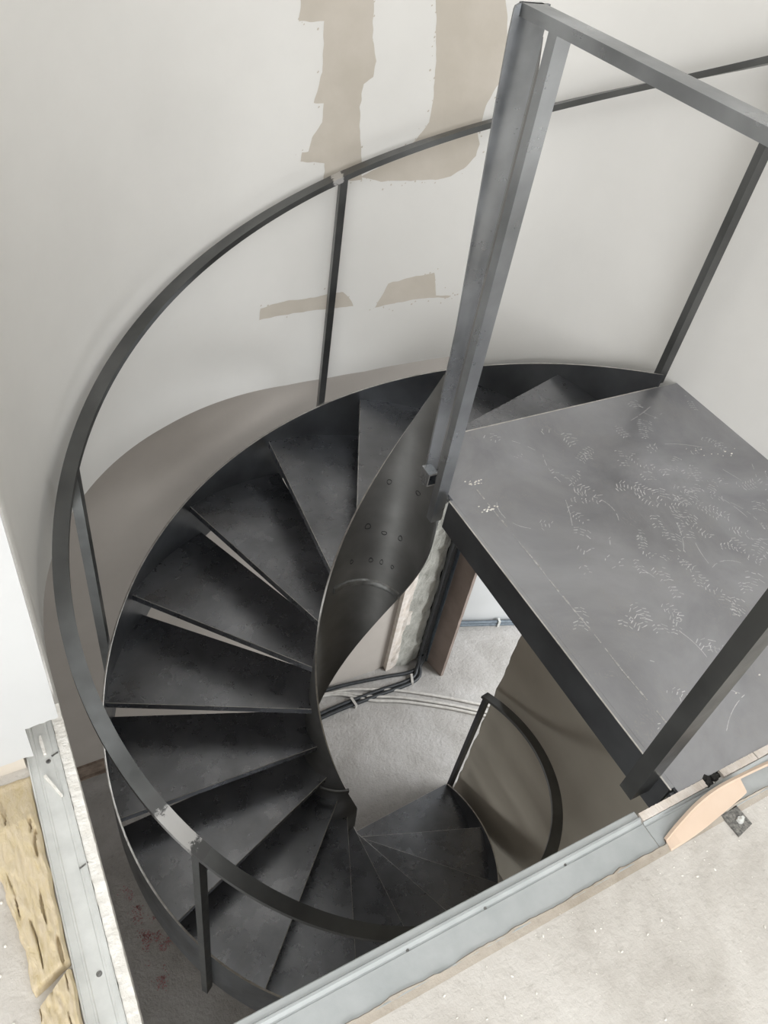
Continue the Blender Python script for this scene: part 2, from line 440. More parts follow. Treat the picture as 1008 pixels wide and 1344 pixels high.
# recess with the riser conduits, its shade painted near-black, then a plaster stub
bm = bmesh.new(); box(bm, 2.05, 2.55, FL, 2.42, 2.58, -0.06); box(bm, 2.232, 2.31, FL, 2.25, 2.55, -0.06); build('wall_recess', bm, M_void, kind='structure')  # side strip added to keep the bright room's light out
bm = bmesh.new(); n = 60; rings = []
for i in range(n + 1):
    z = FL + (-0.06 - FL) * i / n
    e = 0.007 * noise.noise((z * 16, 1, 1)) + 0.004 * noise.noise((z * 50, 1, 5))
    rings.append([(2.203, 2.292, z), (2.23, 2.15 + e * .4, z), (2.25 + e, 2.15 + e, z), (2.24, 2.31, z)])
ring_sweep(bm, rings); build('partition', bm, M_panel, kind='structure')
bm = bmesh.new(); box(bm, 2.196, 2.288, FL, 2.2025, 2.31, -0.06); build('trim_2', bm, M_bluegrey, kind='structure')
# bright neighbouring room
fa = Vector((2.26, 2.60, 0)); fb = Vector((5.0, 1.63, 0)); 
bm = bmesh.new(); d = (fb - fa).normalized(); nn = Vector((-d.y, d.x, 0))
prism(bm, [fa, fb, fb + nn * 0.1, fa + nn * 0.1], FL, -0.06); build('wall_far_right', bm, M_white2, kind='structure')
bm = bmesh.new()
box(bm, 4.9, -0.9, FL, 5.0, 1.7, FL + 0.4); box(bm, 4.9, -0.9, -0.7, 5.0, 1.7, -0.3)
box(bm, 4.9, -1.0, FL, 5.0, -0.7, -0.3); box(bm, 4.9, 1.5, FL, 5.0, 1.75, -0.3)
build('wall_window_side', bm, M_white2, kind='structure')
bm = bmesh.new(); box(bm, 1.985, -1.1, FL, 5.0, -1.0, -0.3); build('wall_side_room', bm, M_white2, kind='structure')
bm = bmesh.new(); box(bm, 1.99, -1.1, -0.3, 5.0, 2.62, -0.2); build('ceiling_side_room', bm, M_white2, kind='structure')

# ------------------------------------------------------------------ THE STAIRCASE
stair = tag(empty('spiral_staircase', (AX, AY, FL)),
            'raw dark steel spiral staircase with landing, helical handrail and hollow rolled core', 'staircase')
RI, RO = 0.150, 0.868
ST = 0.005; LIP = 0.03

def tread_bm(n):
    """tread n, nosing parallel-shifted off the axis, front lip turned down, bright cut top edge"""
    z = -(17 - n) * RS; a = PH + DPH * (17 - n); an = a - DPH
    F0 = pt(RI, a + 18, 0); F1 = pt(RO, a, 0)
    B1 = pt(RO, an - 3, 0); B0 = pt(RI, an - 20, 0)
    outer = [pt(RO, a + (an - 3 - a) * i / 10, 0) for i in range(11)]
    inner = [pt(RI, an - 20 + (a + 18 - an + 20) * i / 8, 0) for i in range(9)]
    loop = outer + inner           # F1..B1, B0..F0
    bm = bmesh.new(); m = len(loop)
    top = [bm.verts.new((p.x, p.y, z)) for p in loop]
    bot = [bm.verts.new((p.x, p.y, z - ST)) for p in loop]
    bm.faces.new(top); bm.faces.new(bot[::-1])
    for i in range(m):
        if i != m - 1: bm.faces.new((top[i], bot[i], bot[(i + 1) % m], top[(i + 1) % m]))
    d = (F1 - F0).normalized(); nf = Vector((-d.y, d.x, 0))
    if nf.dot(pt(0.5, a + 30, 0) - pt(0.5, a, 0)) < 0: nf = -nf   # points downstairs
    # lip with chamfered bright arris
    p0, p1 = F0, F1; c = 0.0016
    def ring(p): return [Vector((p.x, p.y, z)), Vector((p.x, p.y, z)) + nf * (ST - c), Vector((p.x, p.y, z - c)) + nf * ST,
                         Vector((p.x, p.y, z - LIP)) + nf * ST, Vector((p.x, p.y, z - LIP))]
    ra, rb = ring(p0), ring(p1)
    A = [bm.verts.new(v) for v in ra]; B = [bm.verts.new(v) for v in rb]
    for i in range(5):
        f = bm.faces.new((A[i], A[(i + 1) % 5], B[(i + 1) % 5], B[i])); f.material_index = 1 if i == 1 else 0
    bm.faces.new(A); bm.faces.new(B[::-1])
    return bm
for n in range(1, 17):
    build('tread', tread_bm(n), [M_tread, M_edge], stair)

def top_off(a):
    return 0.045 if a < 300 else 0.045 - (a - 300) / 68 * 0.035
bm = bmesh.new(); rings = []
for i in range(0, 190):
    a = -2.9 + (366.6 + 2.9) * i / 189
    zt = hz(a) + top_off(a); zb = max(hz(a) - 0.245, FL)
    zb = zb if a < 340 else max(hz(a) - 0.245 + (a - 340) / 27 * 0.1, FL)
    rings.append([pt(RO, a, zb), pt(RO, a, zt), pt(RO + 0.0025, a, zt + 0.0008), pt(RO + 0.007, a, zt), pt(RO + 0.008, a, zb)])
ring_sweep(bm, rings, mats=[0, 1, 1, 0, 0])
build('outer_stringer', bm, [M_steel, M_edge], stair, smooth=30)

# hollow rolled core: a 300 mm tube cut along the helix, its top running up into the tall post sheet
def core_top(a):
    if a >= 292: return hz(a) + max(0.32 - (a - 292) / 10 * 0.22, 0.1 - (a - 302) / 66 * 0.06 if a > 302 else 0.1)
    if a >= 20: return hz(a) + 0.32
    tab = [(-86, 0.99), (-82, 0.93), (-76, 0.84), (-66, 0.74), (-40, 0.6), (0, 0.3), (20, hz(20) + 0.32)]
    return lerp_tab(tab, a)
def core_bot(a): return max(min(hz(a) - 0.66, 0.0), FL)
RC = 0.152
bm = bmesh.new(); rings = []
a = -84.0; angs = []
while a < 366: angs.append(a); a += 3
angs.append(366)
for a in angs:
    zt, zb = core_top(a), core_bot(a)
    m = 10; ti, to = RC - 0.0065, RC
    rings.append([pt(ti, a, zb), pt(ti, a, zt - 0.001), pt((ti + to) / 2, a, zt), pt(to, a, zt - 0.001), pt(to, a, zb)])
ring_sweep(bm, rings, mats=[0, 1, 1, 0, 0])
core = build('inner_stringer', bm, [M_tube, M_edge], stair, smooth=30)
tag(core, 'hollow rolled tube core, matt dark with oval marks')
# the tall sheet of the core that carries on up as the guard post
bm = bmesh.new(); rings = []
ALEFT = [(-0.06, -96), (0.02, -96), (0.4, -97.5), (0.63, -102.5), (0.866, -107.5), (0.99, -109.5), (1.0, -108.5), (1.006, -105)]
zs = [-0.045 + 1.04 * i / 30 for i in range(31)] + [1.0, 1.003, 1.006]
def sheet_row(z, r): 
    al = lerp_tab(ALEFT, z); ar = -83 if z < 0.93 else -84.5
    return [pt(r, al + (ar - al) * k / 8, z) for k in range(9)]
for z in zs:
    rings.append(sheet_row(z, RC - 0.0065) + sheet_row(z, RC)[::-1])
ring_sweep(bm, rings)
build('post_sheet', bm, M_post, stair, smooth=40)
def weld_ring(z, a0, a1, name='weld_seam', inside=True, wdt=0.03):
    bm = bmesh.new(); rings = []; k = int((a1 - a0) / 3)
    rr = RC - 0.0065 if inside else RC
    sg = -1 if inside else 1
    for i in range(k + 1):
        a = a0 + (a1 - a0) * i / k; w = wdt * (0.5 + 0.12 * noise.noise((a * 0.2, z, 0)))
        rings.append([pt(rr + sg * h, a, z + w * c) for c, h in ((-1, -0.001), (-0.75, 0.007), (0.2, 0.009), (0.75, 0.006), (1, -0.001))])
    ring_sweep(bm, rings); return build(name, bm, M_bead if inside else M_tube, core, smooth=35)
weld_ring(-0.77, 12, 113); weld_ring(-1.72, 204, 262, inside=False)
# oval grinding marks on the inside face
for a, z in ((58, -0.30), (74, -0.50), (52, -0.52), (30, -0.52), (62, -0.66), (48, -0.66), (32, -0.66), (88, -0.66), (20, -0.30)):
    bm = bmesh.new(); k = 16; rings = []
    rnd = random.Random(int(a * 7)); ex = rnd.uniform(0.006, 0.011); ez = rnd.uniform(0.008, 0.014)
    for i in range(k + 1):
        t = i / k * 2 * math.pi
        def P(s, dr): return pt(RC - 0.0065 - dr, a + math.degrees(ex * s * math.cos(t) / RC), z + ez * s * math.sin(t) * (1 + 0.25 * math.cos(t + a)))
        rings.append([P(1.0, 0), P(1.0, 0.0012), P(0.78, 0.0012), P(0.78, 0)])
    ring_sweep(bm, rings, cap=False); build('oval_mark', bm, M_seam, core)

# handrail: rectangular bar swept along the helix
RH = 0.885; HW, HH = 0.0205, 0.009
def rail_pts(a0, a1, k, lift=0.93, g=0.0):
    out = []
    for i in range(k + 1):
        a = a0 + (a1 - a0) * i / k; z = hz(a) + lift
        out.append([pt(RH - HW - g, a, z + g), pt(RH + HW + g, a, z + g), pt(RH + HW + g, a, z - 2 * HH - g), pt(RH - HW - g, a, z - 2 * HH - g)])
    return out
bm = bmesh.new(); ring_sweep(bm, rail_pts(-4, 367.5, 200)); bevel(bm, 0.002, 1, 60)
rail = build('handrail', bm, M_rail, stair, smooth=30)
for a0, a1 in ((204.5, 216.5), (76.2, 79.6)):
    bm = bmesh.new(); ring_sweep(bm, rail_pts(a0, a1, 24, g=0.0004))
    o = build('ground_weld', bm, M_ground, rail, smooth=30)
    at = o.data.attributes.new('wear', 'FLOAT', 'POINT')
    for k in range(25):
        t = k / 24
        for q in range(4): at.data[k * 4 + q].value = min(1.0, 1.9 * (1 - abs(2 * t - 1)) - 0.3) * (1.0 if q in (0, 1) else 0.7)

def bar(bm, p, a, z0, z1, hr, ht):
    er = Vector((math.cos(R(a)), math.sin(R(a)), 0)); et = Vector((-er.y, er.x, 0))
    obox(bm, (p.x, p.y, (z0 + z1) / 2), er, et, Vector((0, 0, 1)), hr, ht, (z1 - z0) / 2)
for a in (-1.2, 76.5, 149.2, 215.0, 292.0, 366.4):
    bm = bmesh.new(); p = pt(RH + 0.005, a, 0)
    z1 = hz(a) + 0.93 - 2 * HH; z0 = hz(a) - (0.30 if a < 350 and a > 100 else 0.06)
    if a < 0: z0 = 0.0
    if a > 360: z0 = hz(a) - 0.1
    if a < 100 and a > 0: z0 = hz(a) - 0.06
    bar(bm, p, a, z0, z1, 0.0155, 0.0115); bevel(bm, 0.0015)
    build('baluster', bm, M_rail if a < 300 else M_steel, stair)

# landing plate, side channel, guard rail
LX0, LX1, LY0, LY1 = AX + 0.0, 1.8845, 0.2485, AY - 0.045
bm = bmesh.new()
pl = [(LX0, LY0), (LX1, LY0), (LX1, LY1)]
for k in range(9):
    p = pt(0.1535, -17 - 73 * k / 8, 0); pl.append((p.x, p.y))
prism(bm, pl, -0.008, 0.0)
landing = build('landing_plate', bm, [M_landing], stair)
bm = bmesh.new(); box(bm, LX0 - 0.012, LY0 + 0.01, -0.088, LX0 - 0.0005, AY - 0.262, -0.0012)
build('side_channel', bm, M_steel, landing)
bm = bmesh.new(); box(bm, LX0 - 0.0092, LY0 + 0.01, -0.001, LX0 - 0.0003, AY - 0.262, 0.0); build('edge_flat', bm, M_landing, landing)
bm = bmesh.new(); box(bm, LX0 - 0.012, LY0 + 0.008, -0.001, LX0 - 0.009, AY - 0.262, 0.0004); build('arris', bm, M_edge, landing)
bm = bmesh.new(); box(bm, AX + RI, LY1, -0.0015, LX1 - 0.07, LY1 + 0.003, 0.001); build('arris', bm, M_edge, landing)
bm = bmesh.new(); box(bm, AX + RI, LY1 - 0.012, -0.07, LX1 - 0.08, LY1 - 0.002, -0.009); build('rear_flange', bm, M_steel, landing)
bm = bmesh.new()   # protruding channel end at the front corner
box(bm, LX0 - 0.012, LY0, -0.08, LX0 + 0.036, LY0 + 0.006, -0.0085)
box(bm, LX0 + 0.030, LY0, -0.08, LX0 + 0.036, LY0 + 0.03, -0.0085)
build('channel_end', bm, M_steel, landing)
bm = bmesh.new(); box(bm, LX0 + 0.037, LY0, -0.03, LX1, LY0 + 0.004, -0.0085); build('front_lip', bm, M_steel, landing)
# the weld line and loose scratches on top of the plate
bm = bmesh.new(); k = 60; rnd = random.Random(11)
for i in range(k):
    if rnd.random() < 0.2: continue
    y0 = AY - 0.25 - 0.74 * i / k; y1 = AY - 0.25 - 0.74 * (i + 0.85) / k
    x = LX0 + 0.077 + 0.004 * noise.noise((y0 * 9, 0, 0)); wdt = rnd.uniform(0.0006, 0.0022)
    box(bm, x - wdt, y1, 0.0, x + wdt, y0, 0.0007)
build('weld_line', bm, M_scratch, landing, kind='stuff')

# chalky boot prints: rows of short chevron strokes left by profiled soles
bm = bmesh.new(); rnd = random.Random(31)
def stroke(x, y, ang, ln, w):
    e = Vector((math.cos(ang), math.sin(ang))); t = Vector((-e.y, e.x)) * w
    q = [Vector((x, y)) + e * ln + t * .4, Vector((x, y)) - e * ln + t * .6, Vector((x, y)) - e * ln - t * .5, Vector((x, y)) + e * ln - t * .6]
    bm.faces.new([bm.verts.new((c.x, c.y, 0.0004)) for c in q])
for k in range(130):
    cx = rnd.gauss(LX0 + 0.5, 0.22); cy = rnd.gauss(AY - 0.5, 0.25); th = rnd.choice((0.9, 1.2, 1.6, 2.0, 2.5, 0.4)) + rnd.gauss(0, 0.15)
    c, s_ = math.cos(th), math.sin(th); rows = rnd.randrange(3, 9); curve = rnd.uniform(-2.5, 2.5); wd = rnd.uniform(0.012, 0.03)
    for r in range(rows):
        for q in (-1, 0, 1):
            if rnd.random() < 0.35: continue
            u = (r - rows / 2) * 0.0095; v = q * wd * 0.55 + curve * u * u * 6
            x = cx + c * u - s_ * v; y = cy + s_ * u + c * v
            if not (LX0 + 0.02 < x < LX1 - 0.02 and LY0 + 0.02 < y < LY1 - 0.03) or (x < AX + 0.2 and y > AY - 0.25): continue
            stroke(x, y, th + math.pi / 2 + (0.55 if q > 0 else -0.55 if q < 0 else 0) + curve * u * 4, wd * rnd.uniform(0.12, 0.3), rnd.uniform(0.001, 0.0021))
for k in range(26):      # long scuffs
    x = rnd.uniform(LX0 + 0.1, LX1 - 0.05); y = rnd.uniform(LY0 + 0.05, LY1 - 0.1); a = rnd.uniform(0, 3.14); cv = rnd.uniform(-0.06, 0.06)
    for t in range(rnd.randrange(4, 12)):
        if rnd.random() < 0.75 and LX0 + 0.02 < x < LX1 - 0.02 and LY0 + 0.02 < y < LY1 - 0.03 and not (x < AX + 0.2 and y > AY - 0.25): stroke(x, y, a, 0.006, 0.0012)
        x += math.cos(a) * 0.011; y += math.sin(a) * 0.011; a += cv * 3
build('boot_print', bm, M_print, landing, kind='stuff')
bm = bmesh.new()
for cx, cy, n_, sp in ((LX0 + 0.085, AY - 0.225, 16, 0.012), (LX0 + 0.07, AY - 0.32, 14, 0.011), (LX1 - 0.14, AY - 0.35, 10, 0.03), (LX0 + 0.3, AY - 0.93, 3, 0.04), (LX0 + 0.42, AY - 0.98, 3, 0.02)):
    for k in range(n_):
        rr = rnd.uniform(0.001, 0.0032)
        bmesh.ops.create_icosphere(bm, subdivisions=1, radius=rr, matrix=Matrix.Translation((cx + rnd.gauss(0, sp), cy + rnd.gauss(0, sp * 0.5), 0.0006)) @ Matrix.Diagonal((1.3, 0.8, 0.35, 1)))
build('plaster_crumb', bm, M_gyps, landing, kind='stuff')

# guard post, rail and newel
bm = bmesh.new(); box(bm, AX - 0.034, AY - 0.243, -0.085, AX - 0.003, AY - 0.221, 0.988); bevel(bm, 0.0015)
build('guard_post', bm, M_post, stair)
bm = bmesh.new(); box(bm, AX - 0.040, AY - 1.055, 0.987, AX + 0.004, AY - 0.140, 1.006); bevel(bm, 0.002)
build('guard_rail', bm, M_post, stair)
bm = bmesh.new(); box(bm, AX - 0.058, AY - 1.026, -0.055, AX - 0.012, AY - 0.994, 0.986); bevel(bm, 0.004, 2)
build('guard_newel', bm, M_rail, stair)

bm = bmesh.new()   # open stub of square tube between the post sheet and the guard post
cx, cy, cz = AX - 0.028, AY - 0.186, 0.022; hw = 0.013; t = 0.0025
outer = [(-hw, -hw), (hw, -hw), (hw, hw), (-hw, hw)]; inn = [(x * 0.78, z * 0.78) for x, z in outer]
rings = [[Vector((cx + x, cy - 0.016, cz + z * 1.5)) for x, z in outer], [Vector((cx + x, cy + 0.02, cz + z * 1.5)) for x, z in outer]]
A = [[bm.verts.new(p) for p in r] for r in rings]
I = [bm.verts.new((cx + x, cy - 0.016, cz + z * 1.5)) for x, z in inn]; J = [bm.verts.new((cx + x, cy + 0.014, cz + z * 1.5)) for x, z in inn]
for k in range(4):
    q = (k + 1) % 4
    bm.faces.new((A[0][k], A[0][q], A[1][q], A[1][k])); bm.faces.new((A[0][k], I[k], I[q], A[0][q])).material_index = 1; bm.faces.new((I[k], J[k], J[q], I[q]))
bm.faces.new(J); bm.faces.new(A[1])
build('tube_stub', bm, [M_post, M_edge], stair)

# ------------------------------------------------------------------ upper floor edge: tracks and plasterboard strips
def ragged_strip(name, x0, x1, y0, y1, z0, z1, along, mat, amp=0.002, seg=80, parent=None):
    bm = bmesh.new(); rings = []
    for i in range(seg + 1):
        t = i / seg
        j = lambda s: amp * (noise.noise((t * 40, s, x0)) + 0.6 * noise.noise((t * 110, s, y0)))
        if along == 'y':
            y = y0 + (y1 - y0) * t
            rings.append([(x0 + j(1), y, z0), (x1 + j(2), y, z0), (x1 + j(3), y, z1 + j(4)), (x0 + j(5), y, z1 + j(6))])
        else:
            x = x0 + (x1 - x0) * t
            rings.append([(x, y0 + j(1), z0), (x, y1 + j(2), z0), (x, y1 + j(3), z1 + j(4)), (x, y0 + j(5), z1 + j(6))])
    ring_sweep(bm, rings); return build(name, bm, mat, parent)

o = ragged_strip('plasterboard_strip', -0.0285, -0.0115, 0.22, 0.838, -0.3, 0.003, 'y', M_gyps, 0.0009, 160)
tag(o, 'white broken plasterboard edge lining the left side of the stair opening', 'plasterboard')
o = ragged_strip('plasterboard_strip', 0.834, 0.992, 0.2325, 0.247, -0.12, 0.006, 'x', M_paper, 0.0008)
tag(o, 'short torn plasterboard piece at the front edge before the landing corner', 'plasterboard')
o = ragged_strip('plasterboard_strip', 1.035, 1.125, 0.2335, 0.247, -0.12, 0.007, 'x', M_paper, 0.001)
tag(o, 'torn plasterboard piece against the landing front, beyond the dark gap', 'plasterboard')
o = ragged_strip('plasterboard_strip', 1.128, 1.88, 0.2335, 0.247, -0.12, 0.007, 'x', M_paper, 0.0008)
tag(o, 'long plasterboard strip along landing front, running to the right wall', 'plasterboard')

def channel(profile, along, t0, t1, ox=0, oy=0):
    bm = bmesh.new(); rings = []
    for t in (t0, (t0 + t1) / 2, t1):
        rings.append([(ox + p, t, z) if along == 'y' else (t, oy + p, z) for p, z in profile])
    ring_sweep(bm, rings); return bm
def screw(x, y, z, parent, r=0.0042):
    bm = bmesh.new()
    bmesh.ops.create_cone(bm, cap_ends=True, segments=12, radius1=r, radius2=r * 0.7, depth=0.002, matrix=Matrix.Translation((x, y, z + 0.001)))
    box(bm, x - r * .6, y - r * .15, z + 0.002, x + r * .6, y + r * .15, z + 0.0024); box(bm, x - r * .15, y - r * .6, z + 0.002, x + r * .15, y + r * .6, z + 0.0024)
    build('screw', bm, M_screw, parent)
# left track: flat web with two shallow grooves and low lips
prof = [(-0.0785, 0.0), (-0.0785, 0.007), (-0.0765, 0.007), (-0.0755, 0.0025), (-0.066, 0.0025), (-0.0645, 0.0012), (-0.0625, 0.0012), (-0.061, 0.0025), (-0.0415, 0.0025), (-0.040, 0.0012), (-0.0385, 0.0012), (-0.037, 0.0025), (-0.031, 0.0025), (-0.030, 0.005), (-0.0292, 0.005), (-0.0292, 0.0)]
tr = build('floor_track', channel(prof, 'y', -0.5, 0.818), M_galv)
tag(tr, 'galvanised metal floor track along the left edge beside the yellow wool', 'metal track')
for y in (0.735, 0.39): screw(-0.048, y, 0.0025, tr)
prof = [(0.1825, 0.0), (0.1825, 0.004), (0.1845, 0.004), (0.1855, 0.0022), (0.229, 0.0022), (0.2305, 0.001), (0.2325, 0.001), (0.2345, 0.004), (0.237, 0.0075), (0.2405, 0.0075), (0.242, 0.004), (0.2525, 0.004), (0.254, 0.0025), (0.2555, -0.05), (0.238, -0.05), (0.238, 0.0)]
tr2 = build('floor_track', channel(prof, 'x', -0.02, 0.83), M_galv2)
tag(tr2, 'galvanised metal track along the front edge of the stair opening', 'metal track')
prof2 = [(0.1825, 0.0), (0.1825, 0.004), (0.1845, 0.004), (0.1855, 0.0018), (0.224, 0.0018), (0.2255, 0.001), (0.2275, 0.001), (0.2295, 0.003), (0.2325, 0.005), (0.2325, 0.0)]
bm = channel([(p - 0.001, z) for p, z in prof2], 'x', 0.832, 1.88)
build('track_end', bm, M_galv2, tr2)
for x in (0.36, 0.5, 0.66): screw(x, 0.231, 0.0012, tr2, 0.0025)

# uneven mortar lip where the screed meets the front track
bm = bmesh.new(); rings = []
for i in range(221):
    x = -0.1 + 1.95 * i / 220; j1 = 0.004 * noise.noise((x * 14, 2, 0)) + 0.002 * noise.noise((x * 60, 2, 5))
    rings.append([(x, 0.172, 0.0), (x, 0.181 + j1, 0.003 + 0.003 * noise.noise((x * 40, 1, 1))), (x, 0.1855 + j1 * 1.3, 0.0055 + 0.003 * noise.noise((x * 35, 7, 1))), (x, 0.188 + j1 * 1.5, 0.0005)])
ring_sweep(bm, rings); o = build('mortar_lip', bm, M_lip, bpy.data.objects['floor'], smooth=60)
def shard(pts, z, h, label):
    bm = bmesh.new(); prism(bm, pts, z, z + h); bevel(bm, 0.0008)
    o = build('plaster_shard', bm, M_gyps); tag(o, label, 'shard', 'plaster shards on the left track')
shard([(-0.0545, 0.772), (-0.0525, 0.783), (-0.050, 0.784), (-0.0485, 0.766), (-0.0485, 0.748), (-0.0525, 0.748)], 0.0026, 0.006, 'upright white plaster sliver on the left track, nearer the wall')
shard([(-0.060, 0.709), (-0.056, 0.7115), (-0.039, 0.666), (-0.0415, 0.665)], 0.0026, 0.005, 'slanting white plaster sliver on the left track, above the screw head')
for x0, y0 in ((-0.035, 0.744), (-0.034, 0.545)):
    bm = bmesh.new(); obox(bm, (x0, y0, 0.0032), Vector((0.95, 0.3, 0)), Vector((-0.3, 0.95, 0)), Vector((0, 0, 1)), 0.007, 0.0012, 0.0006)
    build('cut_slot', bm, M_screw, tr)

# ------------------------------------------------------------------ mineral wool
def wool(y0, y1, xl, xr, label, seed, h=0.024):
    bm = bmesh.new(); ny, nx = int((y1 - y0) / 0.003), 44; g = []
    for j in range(ny + 1):
        t = j / ny; y = y0 + (y1 - y0) * t
        L = lerp_tab(xl, y) + 0.008 * noise.noise((y * 22, seed, 0)) + 0.003 * noise.noise((y * 70, seed, 0)); Rr = xr + 0.0025 * noise.noise((y * 30, seed, 5))
        row = []
        for i in range(nx + 1):
            s = i / nx; x = L + (Rr - L) * s
            e = min(s, 1 - s, t * (y1 - y0) / (Rr - L + .001) , (1 - t) * (y1 - y0) / (Rr - L + .001))
            z = h * min(1, (e * 16) ** 0.5) if e > 0 else 0
            z *= 1 + 0.10 * noise.noise((x * 60, y * 14, seed)) + 0.09 * noise.noise((x * 220, y * 60, seed))
            cr = noise.noise((x * 170 + 1.6 * noise.noise((x * 20, y * 15, 3)), y * 17, seed + 4))
            if e > 0.05 and cr > 0.42: z -= min(0.009, (cr - 0.42) * 0.09)
            jy = 0.008 * noise.noise((x * 40, seed, j == 0)) if j in (0, ny) else 0
            fade = min(1.0, max(0.15, (0.72 - y) / 0.08)) if seed == 1 else 1.0
            sl = -0.022 * (1 - s) * (1 - t) if seed == 1 else -0.036 * (1 - s) * t
            row.append(bm.verts.new((x, y + jy + sl, max(z * fade, 0.0005))))
        g.append(row)
    for j in range(ny):
        for i in range(nx): bm.faces.new((g[j][i], g[j][i + 1], g[j + 1][i + 1], g[j + 1][i]))
    o = build('mineral_wool', bm, M_wool, smooth=60)
    return tag(o, label, 'insulation', 'yellow mineral wool beside the left track')
XL = [(0.15, -0.15), (0.33, -0.128), (0.37, -0.125), (0.42, -0.128), (0.5, -0.135), (0.58, -0.148), (0.66, -0.185), (0.74, -0.22)]
wool(0.418, 0.722, XL, -0.0795, 'long fibrous yellow wool slab from the white wall to the break', 1)
wool(0.20, 0.412, XL, -0.0795, 'short yellow wool slab below the break, at the bottom left', 2, 0.026)

# ------------------------------------------------------------------ tan curved offcut and bracket
top = smooth_path([(0.846, 0.191, 0.004), (0.876, 0.200, 0.014), (0.933, 0.213, 0.022), (0.988, 0.219, 0.024), (1.048, 0.219, 0.022), (1.126, 0.216, 0.020), (1.189, 0.211, 0.018), (1.25, 0.2, 0.012)], 6)
low = smooth_path([(0.846, 0.172, 0.001), (0.881, 0.173, 0.002), (0.926, 0.176, 0.003), (0.988, 0.1835, 0.006), (1.050, 0.192, 0.008), (1.126, 0.208, 0.012), (1.189, 0.2055, 0.013), (1.25, 0.197, 0.008)], 6)
bm = bmesh.new(); rings = []
for i, (p, q) in enumerate(zip(top, low)):
    if i > 24:
        q = p + Vector((0, -0.004, -0.003))
    nrm = Vector((0, 0.6, 0.8)) * 0.004
    rings.append([q, p, p + nrm, q + nrm])
ring_sweep(bm, rings[:25]); rr = [[p + Vector((0, -0.0045, 0)), p + Vector((0, -0.001, -0.002)), p + Vector((0, 0.003, 0.003)), p + Vector((0, -0.002, 0.005))] for p in top]
ring_sweep(bm, rr)
o = build('curved_offcut', bm, M_card, smooth=30)
tag(o, 'tan curved sheet offcut lying on the front track by the landing corner', 'offcut')
br = tag(empty('steel_bracket', (1.0, 0.163, 0.0)), 'small grey steel fixing bracket bolted to the screed below the tan offcut', 'bracket')
bm = bmesh.new(); prism(bm, [(0.978, 0.139), (1.018, 0.146), (1.016, 0.186), (0.976, 0.182)], 0.0, 0.004); bevel(bm, 0.001); build('plate', bm, M_screw, br)
bm = bmesh.new()
bmesh.ops.create_cone(bm, cap_ends=True, segments=6, radius1=0.0065, radius2=0.0062, depth=0.006, matrix=Matrix.Translation((1.0, 0.160, 0.007)))
bmesh.ops.create_cone(bm, cap_ends=True, segments=14, radius1=0.003, radius2=0.003, depth=0.008, matrix=Matrix.Translation((1.0, 0.160, 0.014)))
build('bolt', bm, M_galv, br)
# dark crumbs of the broken bracket behind
bm = bmesh.new(); rnd = random.Random(5)
for k in range(12):
    c = (rnd.uniform(0.996, 1.034), rnd.uniform(0.226, 0.246), rnd.uniform(-0.012, 0.004))
    bmesh.ops.create_icosphere(bm, subdivisions=1, radius=rnd.uniform(0.004, 0.011), matrix=Matrix.Translation(c) @ Matrix.Diagonal((1, rnd.uniform(.6, 1), rnd.uniform(.5, 1), 1)))
for v in bm.verts: v.co += Vector((noise.noise(v.co * 90), noise.noise(v.co * 90 + Vector((5, 5, 5))), noise.noise(v.co * 90 + Vector((9, 1, 3))))) * 0.003
o = build('mortar_rubble', bm, M_void); tag(o, 'dark crumbled mortar in the gap between the plasterboard pieces', 'rubble', kind='stuff')

# ------------------------------------------------------------------ loose grit on the screed
bm = bmesh.new(); rnd = random.Random(21)
for k in range(420):
    x = rnd.uniform(0.05, 1.7); y = 0.175 - abs(rnd.gauss(0, 0.16)) if rnd.random() < 0.7 else rnd.uniform(-0.25, 0.17)
    s = rnd.choice((0.0007, 0.0007, 0.001, 0.0014, 0.0022)) * rnd.uniform(0.7, 1.2)
    bmesh.ops.create_icosphere(bm, subdivisions=1, radius=s, matrix=Matrix.Translation((x, y, s * 0.4)) @ Matrix.Rotation(rnd.random() * 6, 4, 'Z') @ Matrix.Diagonal((1.3, 0.8, 0.6, 1)))
for k in range(60):
    x = rnd.uniform(-0.30, -0.15); y = rnd.uniform(0.3, 0.75); s = rnd.uniform(0.0012, 0.0035)
    bmesh.ops.create_icosphere(bm, subdivisions=1, radius=s, matrix=Matrix.Translation((x, y, s * 0.4)))
o = build('plaster_grit', bm, M_gyps); tag(o, 'scattered white plaster grit on the dusty upper screed', 'debris', kind='stuff')

